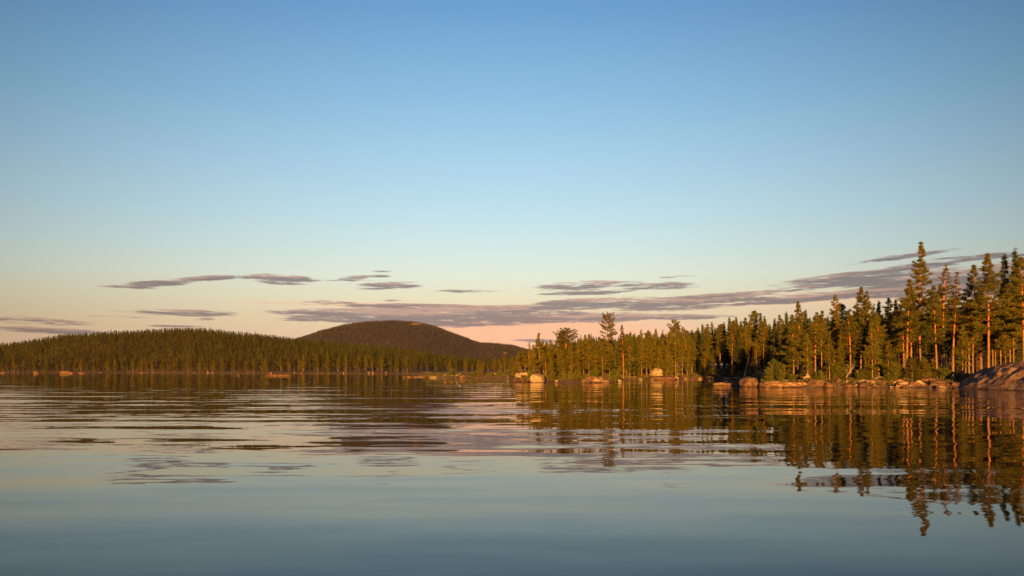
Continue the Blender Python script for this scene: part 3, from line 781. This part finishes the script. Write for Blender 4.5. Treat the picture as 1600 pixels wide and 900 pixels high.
tm_ = [lod_tree(12, rw, b_, 110, .95, 200 + i) for i, (rw, b_) in enumerate([(1.9, .10), (1.7, .16), (2.1, .14), (1.8, .06), (1.5, .12)])]
RR = np.random.RandomState(9)
p = scatter(6.1, -60, 860, 408, 1160, lambda p: (ground_h(p[:, 0], p[:, 1]) > .7))
px_ = p[:, 0] / p[:, 1] * F + 800; dd = p[:, 1] - np.interp(px_, SX, SY)
p = p[(dd > 7)]
forest('hill_forest', p, ground_h(p[:, 0], p[:, 1]), RR.uniform(7, 13.5, len(p)) * np.interp(p[:, 0] / p[:, 1] * F + 800, [430, 640, 720], [1, .82, .74]), tm_, [M['far'], M['bark']], 'dense pine forest covering the low wooded hill across the lake at left', 'forest')
# wood filling the land behind the individual trees on the right
p = scatter(4.2, 690, 1750, 150, 330, lambda p: ground_h(p[:, 0], p[:, 1]) > .7)
px_ = p[:, 0] / p[:, 1] * F + 800
lim = np.interp(px_, [690, 790, 830, 1060, 1080, 1200, 1215, 1700], [300, 262, 178, 186, 186, 188, 140, 140])
p = p[p[:, 1] > lim]; px_ = p[:, 0] / p[:, 1] * F + 800
topl = np.interp(px_, [690, 780, 830, 900, 1000, 1100, 1200, 1350, 1700], [563, 562, 545, 530, 528, 514, 506, 490, 470])
Hh = np.minimum(z_of(topl, p[:, 1]) - ground_h(p[:, 0], p[:, 1]), RR.uniform(14, 21, len(p))) * RR.uniform(.85, 1.0, len(p))
k_ = Hh > 5
p, Hh = p[k_], Hh[k_]
forest('back_forest', p, ground_h(p[:, 0], p[:, 1]), Hh, [lod_tree(12, rw, .18, 170, .6, 300 + i) for i, rw in enumerate([1.1, 1.3, 1.0, 1.2])], [M['spruce'], M['sbark']], 'dark continuous wood behind the shoreline trees on the right side', 'forest')
# mountain forest
n = 26000
X = RR.uniform(-1500, 330, n); Yv = RR.uniform(3080, 4500, n)
Zv = mtn_h(X, Yv); pxm = X / 4200 * F + 800
patch = (((X / Yv * F + 800 - 647) / 12) ** 2 + ((HZ - (Zv - CH) / Yv * F - 509.5) / 1.8) ** 2) < 1
k_ = (Zv > 8) & ~patch & (RR.rand(n) < .9)
X, Yv, Zv = X[k_], Yv[k_], Zv[k_]
forest('mountain_forest', np.stack([X, Yv], -1), Zv, RR.uniform(9, 15, len(X)), [lod_tree(12, 2.6, .1, 12, 3.2, 400 + i) for i in range(4)], [M['mtfol'], M['sbark']], 'brown-grey forest covering the far dome-shaped mountain', 'forest')


# ------------------------------------------------------------------ shrubs
def make_shrub(nm, h, w, n, seed, matk='birch', size=.16):
    global RS
    RS = np.random.RandomState(seed); R = RS; st = MB(); lf = MB(); C = []
    for i in range(7):
        a = R.uniform(0, 6.28); sp_ = R.uniform(.1, .5) * w; hh = h * R.uniform(.6, 1)
        s = np.linspace(0, 1, 5); pts = np.stack([math.cos(a) * sp_ * s ** 1.3, math.sin(a) * sp_ * s ** 1.3, hh * s], -1)
        st.tube(pts, .03 * (1 - s) + .006, 4)
        for j in range(n // 7):
            f = R.uniform(.2, 1.0); q = np.array([np.interp(f, s, pts[:, k]) for k in range(3)]); C.append(q + R.normal(size=3) * np.array([.16, .16, .1]) * w * (1.15 - f * .4))
    C = np.array(C); C[:, 2] = np.maximum(C[:, 2], .05)
    tufts(lf, C, .25, 7, size, 0, R.uniform(.25, .75, len(C)), up=.2, wd=.35)
    return st.mesh(nm + '_stem', [M['sbark']]), lf.mesh(nm + '_leaves', [M[matk]])


SH = [make_shrub('shrub', 2.6, 1.8, 260, 501), make_shrub('shrub', 1.4, 1.6, 200, 502), make_shrub('low_bush', .8, 1.3, 160, 503, 'heath', .12), make_shrub('shrub', 3.6, 1.5, 320, 504)]


def shrub(k, px, Y, s, label, group=None, sz=None):
    x, y = (px - 800) / F * Y, Y; r = bpy.data.objects.new('shrub', None); COL.objects.link(r)
    r.location = (x, y, max(float(ground_h(x, y)), .05) - .04); r.scale = (s, s, sz or s); r.rotation_euler = (0, 0, rnd.uniform(0, 6.28))
    tag(r, label, 'shrub', group); link('stem', SH[k][0], r); link('leaves', SH[k][1], r)


shrub(3, 1212, 88, .95, 'tall bright green birch shrub behind the left end of the point')
shrub(0, 1203, 86, .75, 'yellow-green spreading shrub above the smooth slab by the round boulder')
shrub(0, 1219, 85.5, .8, 'yellow lit low shrub right of the spreading shrub')
shrub(3, 1306, 87, .85, 'leafy green shrub in the middle of the point below the dark pine')
shrub(0, 1318, 86, .8, 'shrub right of the leafy green shrub in the middle of the point')
shrub(1, 1345, 85, .9, 'low shrub above the stacked pale slabs')
shrub(0, 1392, 85, .9, 'green shrub at the foot of the lowest green pine')
shrub(3, 1400, 87, .8, 'taller green shrub left of the slim orange-trunked pine')
shrub(1, 1445, 86, .9, 'low green shrub at the foot of the tallest pine')
shrub(1, 1478, 85, 1.0, 'low green shrub among stones between the sparse pines')
shrub(1, 1283, 84.5, .9, 'low shrub above the rocks right of the bleached root')
shrub(0, 865, 117.5, .55, 'yellow willow shrub right of the pale dome boulder')
shrub(1, 881, 117, .8, 'low yellow willow shrub at the waterline in front of the old rounded pine')
shrub(1, 895, 116.5, .8, 'low yellow shrub left of the long rock ledge')
shrub(0, 962, 122, 1.0, 'green shrub above the small pointed stone')
shrub(3, 1046, 150, .8, 'green shrub right of the yellow boulder')
shrub(3, 1075, 165, .9, 'dim green shrub at the waterline where the bay begins')
shrub(0, 1107, 168, 1.0, 'dim green shrub at the bay waterline')
shrub(0, 705, 186, .8, 'small green shrub beside the driftwood on the low spit')
shrub(0, 70, 575, 2.2, 'green shrub on the far left shore between two rocks', sz=1.4)
shrub(1, 792, 172, .9, 'small shrub at the right end of the low spit')
for i in range(34):
    px = rnd.uniform(1225, 1500); Y = rnd.uniform(84.5, 90)
    shrub(rnd.choice([1, 2, 2]), px, Y, rnd.uniform(.5, .9), near_label('knee-high bush', px, 'at the stones' if Y < 87 else 'among the trunks'), 'bushes between the trunks of the rocky point')
for i in range(34):
    px = rnd.uniform(700, 1060); Y = float(np.interp(px, SX, SY)) + rnd.uniform(2.5, 9)
    shrub(rnd.choice([1, 2, 2]), px, Y, rnd.uniform(.6, 1.1), near_label('orange-lit low bush', px), 'bushes along the middle shore')


# ground cover: one mass of heather and grass along the shores
def heath():
    n = 60000; R = np.random.RandomState(77)
    px = np.concatenate([R.uniform(660, 1200, n * 2 // 3), R.uniform(1190, 1640, n // 3)])
    ys = np.interp(px, SX, SY); Y = ys + 1.2 + R.rand(len(px)) ** 1.5 * np.where(px > 1190, 16, 26)
    X = (px - 800) / F * Y; Z = ground_h(X, Y); d = R.rand(len(px)) < (.5 + .5 * fbm(X, Y, .6)) * 1.1
    k = (Z > .32) & d; X, Y, Z = X[k], Y[k], Z[k]; m_ = len(X)
    th = R.uniform(0, 6.28, m_); h = R.uniform(.10, .34, m_); w = R.uniform(.04, .12, m_)
    a = np.stack([X + np.cos(th) * w, Y + np.sin(th) * w, Z - .03], -1); b_ = np.stack([X - np.cos(th) * w, Y - np.sin(th) * w, Z - .03], -1)
    t = np.stack([X + R.normal(size=m_) * .08, Y + R.normal(size=m_) * .08, Z + h], -1)
    o = link('heath', mesh_np('heath', np.stack([a, b_, t], 1).reshape(-1, 3), np.arange(m_ * 3).reshape(-1, 3), [M['heath']], None, False, 3, np.repeat(R.rand(m_), 3)))
    tag(o, 'low heather and grass covering the shore ground below the pines', 'ground cover', None, 'stuff')


heath()


# ------------------------------------------------------------------ rocks
def ico(sub=4):
    import bmesh
    bm = bmesh.new(); bmesh.ops.create_icosphere(bm, subdivisions=sub, radius=1)
    V = np.array([v_.co[:] for v_ in bm.verts]); T = np.array([[v_.index for v_ in f.verts] for f in bm.faces]); bm.free(); return V, T


ICO = ico(5); ICO4 = ico(4)


def rock_mesh(sx, sy, sz, seed, rough=.22, cuts=7, src=None, box=2.6, m_='rock', smooth=True):
    V, T = src or ICO; V = V.copy(); R = np.random.RandomState(seed)
    # superellipsoid, planar fractures, then noise
    e = box; nrm = (np.abs(V) ** e).sum(1) ** (1 / e); V /= nrm[:, None]
    for i in range(cuts):
        n_ = R.normal(size=3); n_[2] = abs(n_[2]) * .7; n_ /= np.linalg.norm(n_); d = R.uniform(.62, .92)
        over = V @ n_ - d; V -= np.where(over > 0, over, 0)[:, None] * n_[None] * .93
    o = R.uniform(0, 50, 3)
    dn = np.array([mnoise.fractal(Vector(v_ * 1.4 + o), 1.0, 2.1, 5) for v_ in V])
    dn2 = np.array([mnoise.fractal(Vector(v_ * 5.0 + o), .8, 2.1, 3) for v_ in V])
    V *= (1 + rough * dn + .055 * dn2)[:, None]
    V *= np.array([sx, sy, sz])
    return mesh_np('rock', V, T, [M[m_]], None, smooth)


def rock(px0, px1, ytop, ybot, label, seed, m_='rock', name='boulder', cat='boulder', Y=None, depth=1.0, group=None, rough=.2, cuts=7, box=2.6, zb=None):
    """ybot = waterline row (or base row when Y is given)"""
    if Y is None: Y = CH * F / (ybot - HZ)
    zbot = z_of(ybot, Y) if zb is None else zb; ztop = z_of(ytop, Y); w = (px1 - px0) / F * Y / 2; h = (ztop - zbot)
    dep = w * depth
    o = link(name, rock_mesh(w * 1.04, dep, h * .62 * 1.15, seed, rough, cuts, None, box, m_))
    c = at((px0 + px1) / 2, Y + dep * .8, zbot + h * .38); o.location = c
    o.rotation_euler = (0, 0, 0)
    return tag(o, label, cat, group)


rock(828, 852, 584.3, 597.6, 'pale dome-shaped boulder brightly lit at the waterline of the middle shore', 1, 'pale', rough=.10, cuts=3, box=2.1)
rock(806, 828, 581.5, 588.5, 'flat pale rock behind and left of the dome boulder', 2, 'pale', Y=127, name='flat_rock', cat='rock')
rock(799, 826, 593, 597.2, 'low flat rock at the waterline just left of the dome boulder', 3, name='flat_rock', cat='rock')
rock(910, 953, 589.2, 597.8, 'long grey-brown rock ledge left of the small pointed stone', 4, 'outcrop', depth=.5, name='rock_ledge', cat='rock', rough=.25)
rock(937, 953, 592.2, 597.9, 'smaller pinkish block at the right foot of the long ledge', 5, 'rock', name='boulder')
rock(914, 925, 593.5, 597.9, 'small block at the left foot of the long ledge', 55, 'rock', name='boulder')
rock(965, 971, 593.2, 597.4, 'small pointed pale stone standing in the water', 6, 'pale', name='stone', cat='stone', cuts=9)
rock(972.5, 1000, 587, 593.8, 'low orange-lit whaleback rock between the pointed stone and the yellow boulder', 7, 'rock', name='rock_ledge', cat='rock', depth=.6)
rock(1015.5, 1038, 576.3, 589, 'big yellow lichen-covered boulder perched on a flat ledge', 8, 'pale', Y=147, rough=.14, cuts=5, box=2.3, zb=.9)
rock(1018, 1058, 587.5, 594, 'flat reddish ledge carrying the yellow boulder', 9, 'rock', depth=.5, name='rock_ledge', cat='rock')
rock(1055, 1060, 588.5, 593.6, 'small upright bright stone at the right tip of the reddish ledge', 10, 'pale', name='stone', cat='stone')
rock(1156, 1188, 590.2, 604.6, 'big round orange boulder at the left tip of the rocky point', 12, 'rock', rough=.10, cuts=4, box=2.3)
rock(1113, 1154, 598.3, 602.6, 'low reef barely above water left of the big round boulder', 13, 'outcrop', depth=.35, name='reef', cat='reef')
rock(1187, 1228, 596, 605.2, 'smooth sloping slab right of the big round boulder', 14, 'outcrop', depth=.8, name='rock_slab', cat='rock')
rock(1213, 1258, 597.5, 605.4, 'dark smooth slab between the sloping slab and the bleached root', 15, 'outcrop', depth=.7, name='rock_slab', cat='rock')
rock(1254, 1288, 594.5, 605.4, 'rounded orange rock hump right below the bleached root', 16, 'rock', depth=.8, name='rock_hump', cat='rock')
rock(1285, 1303, 597.5, 605.6, 'blocky cracked rock right of the rounded hump', 17, 'rock', cuts=12, name='boulder')
rock(1330, 1372, 593.2, 598, 'pale flat slab on top of the stacked slabs', 18, 'pale', Y=83.5, depth=.5, cuts=12, box=4, name='rock_slab', cat='rock')
rock(1338, 1366, 597.5, 601.5, 'second slab lying under the pale flat slab', 19, 'rock', Y=82.3, depth=.6, cuts=12, box=4, name='rock_slab', cat='rock')
rock(1366, 1392, 596, 601.5, 'thin slab tilted right of the stacked slabs', 20, 'rock', Y=82.6, depth=.6, cuts=12, box=4, name='rock_slab', cat='rock')
rock(1438, 1462, 590, 602, 'large blocky rock among the stones below the curved pine foot', 21, 'rock', Y=82, cuts=11, name='boulder')
rock(1485, 1492, 585.5, 595, 'upright grey stone standing at the left end of the bedrock hump', 22, 'outcrop', Y=83, name='stone', cat='stone', cuts=9)
# left, across the lake
rock(94, 118, 580.2, 583.9, 'long pinkish rock islet off the far left shore', 23, 'rock', depth=.4, name='rock_islet', cat='rock')
rock(124, 133, 582, 583.9, 'small rock just right of the long pinkish islet', 24, 'rock', depth=.5, name='rock_islet', cat='rock')
rock(52, 61, 580.6, 583.8, 'rock left of the green shrub off the far left shore', 25, 'rock', depth=.5, name='rock_islet', cat='rock')
rock(0, 9, 581.2, 583.3, 'small flat rock at the very left edge of the far shore', 26, 'rock', depth=.5, name='rock_islet', cat='rock')
rock(369, 377, 584.9, 587.1, 'tiny lone rock in the water off the wooded hill', 27, 'rock', name='stone', cat='stone')
rock(412, 455, 585.0, 587.7, 'long dark reef with pale top in the water off the wooded hill', 28, 'rock', depth=.3, name='reef', cat='reef')
rock(629.5, 633, 587.2, 590.3, 'tiny upright stone at the tip of the thin reef', 29, 'rock', name='stone', cat='stone')
rock(636, 664, 588.2, 589.7, 'thin dark reef left of the low spit', 30, 'outcrop', depth=.3, name='reef', cat='reef')
rock(670, 683, 588, 590.4, 'pale low rock at the left tip of the low spit', 31, 'pale', depth=.5, name='flat_rock', cat='rock')
rock(717, 728, 587, 590.8, 'light rock beside the driftwood on the low spit', 37, 'rock', depth=.5, cuts=3, box=2.1)
rock(768, 776, 583.4, 588, 'pale flat stone on top of the low spit', 33, 'pale', Y=184, name='stone', cat='stone')
for a, b_, c_, s_ in ((1064, 1077, 589, 34), (1088, 1096, 590.2, 35), (1099, 1107, 590.3, 36)):
    rock(a, b_, c_, 592.6, {34: 'grey rock at the waterline where the shaded bay starts', 35: 'small grey rock at the bay waterline', 36: 'small grey rock right next to another at the bay waterline'}[s_], s_, 'outcrop', name='boulder', Y=float(np.interp((a + b_) / 2, SX, SY)))


# bedrock hump at right: a real dome of rock
def hump():
    n1, n2 = 170, 90; us = np.linspace(0, 1, n1); vs = np.linspace(0, 1, n2); V = []
    top = [(1478, 601), (1490, 599), (1504, 594), (1524, 584.5), (1553, 574), (1580, 569.5), (1600, 567.5), (1660, 562), (1760, 566), (1850, 590)]
    for v_ in vs:
        for u in us:
            px = 1478 + u * 372; ys = np.interp(px, SX, SY) - 2.2; yc = ys + 8
            zt = max(float(z_of(np.interp(px, [a for a, _ in top], [b for _, b in top]), yc)), -.1) - float(0)
            Y = ys + v_ * 16; s = 1 - abs(2 * v_ - 1) ** 2.4 if v_ < .5 else 1 - (2 * v_ - 1) ** 3
            X = (px - 800) / F * Y
            nz = mnoise.fractal(Vector((X * .35, Y * .35, 3)), 1, 2, 5) * .30 + mnoise.fractal(Vector((X * 1.2, Y * 1.2, 8)), 1, 2, 4) * .16
            st = .12 * math.floor((X * .5 + Y * .9 + 2 * nz) * .8) % .24
            V.append((X, Y, -.5 + (zt + .5) * s + (nz + st * .6) * min(1, s * 2) * min(1, u * 8)))
    i = np.arange(n1 - 1)[None, :] + n1 * np.arange(n2 - 1)[:, None]
    T = np.stack([i, i + 1, i + n1 + 1, i + n1], -1).reshape(-1, 4)
    o = link('rock_outcrop', mesh_np('rock_outcrop', V, T, [M['outcrop']], nper=4, smooth=True))
    tag(o, 'big smooth bedrock hump sloping into the water at the right edge', 'rock outcrop')


hump()
# loose stones along the point and the shores
TPL = [rock_mesh(1, .8, .62, 600 + i, .22, 9, ICO4, 3.0, ['rock', 'outcrop', 'rock', 'pale', 'rock', 'outcrop'][i % 6]) for i in range(9)]


def stone(px, Y, s, z, label, group):
    label = near_label(('large ' if s > .55 else 'small ' if s < .3 else '') + label, px, 'in the water' if float(ground_h((px - 800) / F * Y, Y)) < -.05 else '')
    o = link('stone', rnd.choice(TPL)); o.location = at(px, Y, z); o.scale = (s * rnd.uniform(.8, 1.35), s, s * rnd.uniform(.6, 1.0)); o.rotation_euler = (rnd.uniform(-.25, .25), rnd.uniform(-.25, .25), rnd.uniform(0, 6.28))
    tag(o, label, 'stone', group)


for i in range(110):
    px = rnd.uniform(1296, 1498); Y = float(np.interp(px, SX, SY)) + rnd.uniform(-.6, 4.0); x = (px - 800) / F * Y
    stone(px, Y, rnd.choice([.18, .25, .35, .5, .75]), max(float(ground_h(x, Y)), -.05) + .02, 'orange-lit rubble stone', 'rubble stones of the rocky point')
for i in range(20):
    px = rnd.uniform(1188, 1296); Y = float(np.interp(px, SX, SY)) + rnd.uniform(-.4, 4.0); x = (px - 800) / F * Y
    stone(px, Y, rnd.choice([.2, .3, .4]), max(float(ground_h(x, Y)), -.05), 'stone between slabs', 'small stones by the smooth slabs')
for i in range(60):
    px = rnd.uniform(690, 1060); Y = float(np.interp(px, SX, SY)) + rnd.uniform(-.5, 5.0); x = (px - 800) / F * Y
    stone(px, Y, rnd.choice([.2, .3, .45]), max(float(ground_h(x, Y)), -.05), 'loose shore stone', 'stones of the middle shore')
for i in range(26):
    px = rnd.uniform(1064, 1186); Y = float(np.interp(px, SX, SY)) + rnd.uniform(-.6, 2.0); x = (px - 800) / F * Y
    stone(px, Y, rnd.choice([.35, .5, .7]), max(float(ground_h(x, Y)), -.05), 'dim bay stone', 'stones of the shaded bay')
for i in range(40):
    px = rnd.uniform(5, 640); Y = float(np.interp(px, SX, SY)) + rnd.uniform(-1.5, 4.0); x = (px - 800) / F * Y
    stone(px, Y, rnd.choice([.5, .7, 1.0]), max(float(ground_h(x, Y)), -.05), 'pale far-shore stone', 'stones of the far shoreline')


# ------------------------------------------------------------------ dead wood
def wood(name, chains, label, cat, m_='deadwood', k=6):
    mb = MB()
    for pts, rad in chains: mb.tube([tuple(p_) for p_ in pts], rad, k)
    o = link(name, mb.mesh(name, [M[m_]], True)); return tag(o, label, cat)


wood('dead_tree', [([at(1162, 154, .2), at(1165.5, 154, 2.1), at(1168.5, 154, 4.1), at(1171.5, 154, 5.7)], [.21, .18, .14, .07]), ([at(1166, 154, 2.4), at(1167.5, 153.5, 3.0)], [.04, .015])], 'pale bare dead trunk leaning right at the bay waterline', 'dead tree')
wood('log', [([at(1131, 156, .25), at(1147, 155, .3), at(1161, 152.5, .28)], [.10, .14, .16])], 'pale fallen log lying along the bay waterline left of the leaning trunk', 'log')
g = at(1262, 82.2, 1.15)
wood('root_stump', [([g + Vector((-.8, 0, -.25)) * .62, g + Vector((-.4, 0, .15)) * .62, g + Vector((.1, 0, .2)) * .62, g + Vector((.5, .1, 0)) * .62], [0.074, 0.149, 0.174, 0.087]),
                    ([g + Vector((.0, 0, .2)) * .62, g + Vector((-.05, 0, .7)) * .62, g + Vector((.12, 0, 1.15)) * .62], [0.087, 0.050, 0.012]),
                    ([g + Vector((-.05, 0, .3)) * .62, g + Vector((-.35, 0, .75)) * .62], [0.056, 0.012]), ([g + Vector((.1, 0, .3)) * .62, g + Vector((.25, 0, .9)) * .62], [0.050, 0.012]),
                    ([g + Vector((-.6, 0, .0)) * .62, g + Vector((-1.0, 0, .25)) * .62], [0.050, 0.012])], 'bleached upturned root glowing pale at the edge of the rounded rock hump', 'root')
wood('driftwood', [([at(709, 184, .4), at(714, 184, .7), at(720, 184, 1.0)], [.08, .12, .06]), ([at(714, 184, .65), at(712, 184, 1.2)], [.07, .02]), ([at(717, 184, .8), at(719.5, 184, 1.5)], [.06, .02])], 'pale forked driftwood on the low spit', 'driftwood')
for i, (a, b_, Y, z0, z1, lb) in enumerate([(1322, 1336, 84.5, 1.1, 2.6, 'bare grey dead branch fan rising above the slabs in the middle of the point'), (1366, 1382, 84.0, 1.0, 1.15, 'thin fallen stick lying right of the stacked slabs')]):
    ch = []
    p0, p1 = at(a, Y, z0), at(b_, Y, z1); ch.append(([p0, (p0 + p1) / 2 + Vector((0, 0, .15)), p1], [.05, .04, .015]))
    if i == 0:
        for j in range(6):
            q = p0.lerp(p1, .2 + j * .12); ch.append(([q, q + Vector((-.5 + j * .15, .1, .9))], [.02, .006]))
    wood('branch', ch, lb, 'branch')

# ------------------------------------------------------------------ the near shore behind the viewer, whose low wood shades the foot of the bedrock hump
V = []; xs = np.linspace(25, 110, 40); ys = np.linspace(-62, -20, 20)
Xg, Yg = np.meshgrid(xs, ys); Zg = 1.3 * np.clip(1 - ((Xg - 68) / 42) ** 4, 0, 1) * np.clip(1 - ((Yg + 41) / 20) ** 4, 0, 1) + .15 * fbm(Xg, Yg, .6) - .25
i = np.arange(39)[None, :] + 40 * np.arange(19)[:, None]
o = link('shore_ground', mesh_np('shore_ground', np.stack([Xg, Yg, Zg], -1).reshape(-1, 3), np.stack([i, i + 1, i + 41, i + 40], -1).reshape(-1, 4), [M['ground']], nper=4, smooth=True)); tag(o, kind='structure')
q = np.stack([RR.uniform(35, 105, 170), RR.uniform(-56, -26, 170)], -1)
forest('shore_wood', q, np.full(170, .6), RR.uniform(6.8, 8.2, 170), [lod_tree(12, 2.2, .1, 300, .8, 700 + i) for i in range(3)], [M['pine'], M['bark']], 'low pine wood on the shore behind the viewer', 'forest')

# bare rock showing through the trees of the mountain
for i, (px, Yr, w, h, lb) in enumerate([(647, 4010, 46, 9, 'pale bare rock patch just right of the summit of the far mountain'), (790, 3500, 16, 6, 'small pale rock patch low on the right slope of the far mountain'), (766, 3420, 12, 5, 'tiny pale rock patch left of another on the lower right slope of the far mountain')]):
    o = link('rock_patch', rock_mesh(w, w * .8, h, 900 + i, .2, 6, ICO4, 2.4, 'rock')); x = (px - 800) / F * Yr; o.location = (x, Yr, float(mtn_h(x, Yr)) + h * .55)
    tag(o, lb, 'rock')
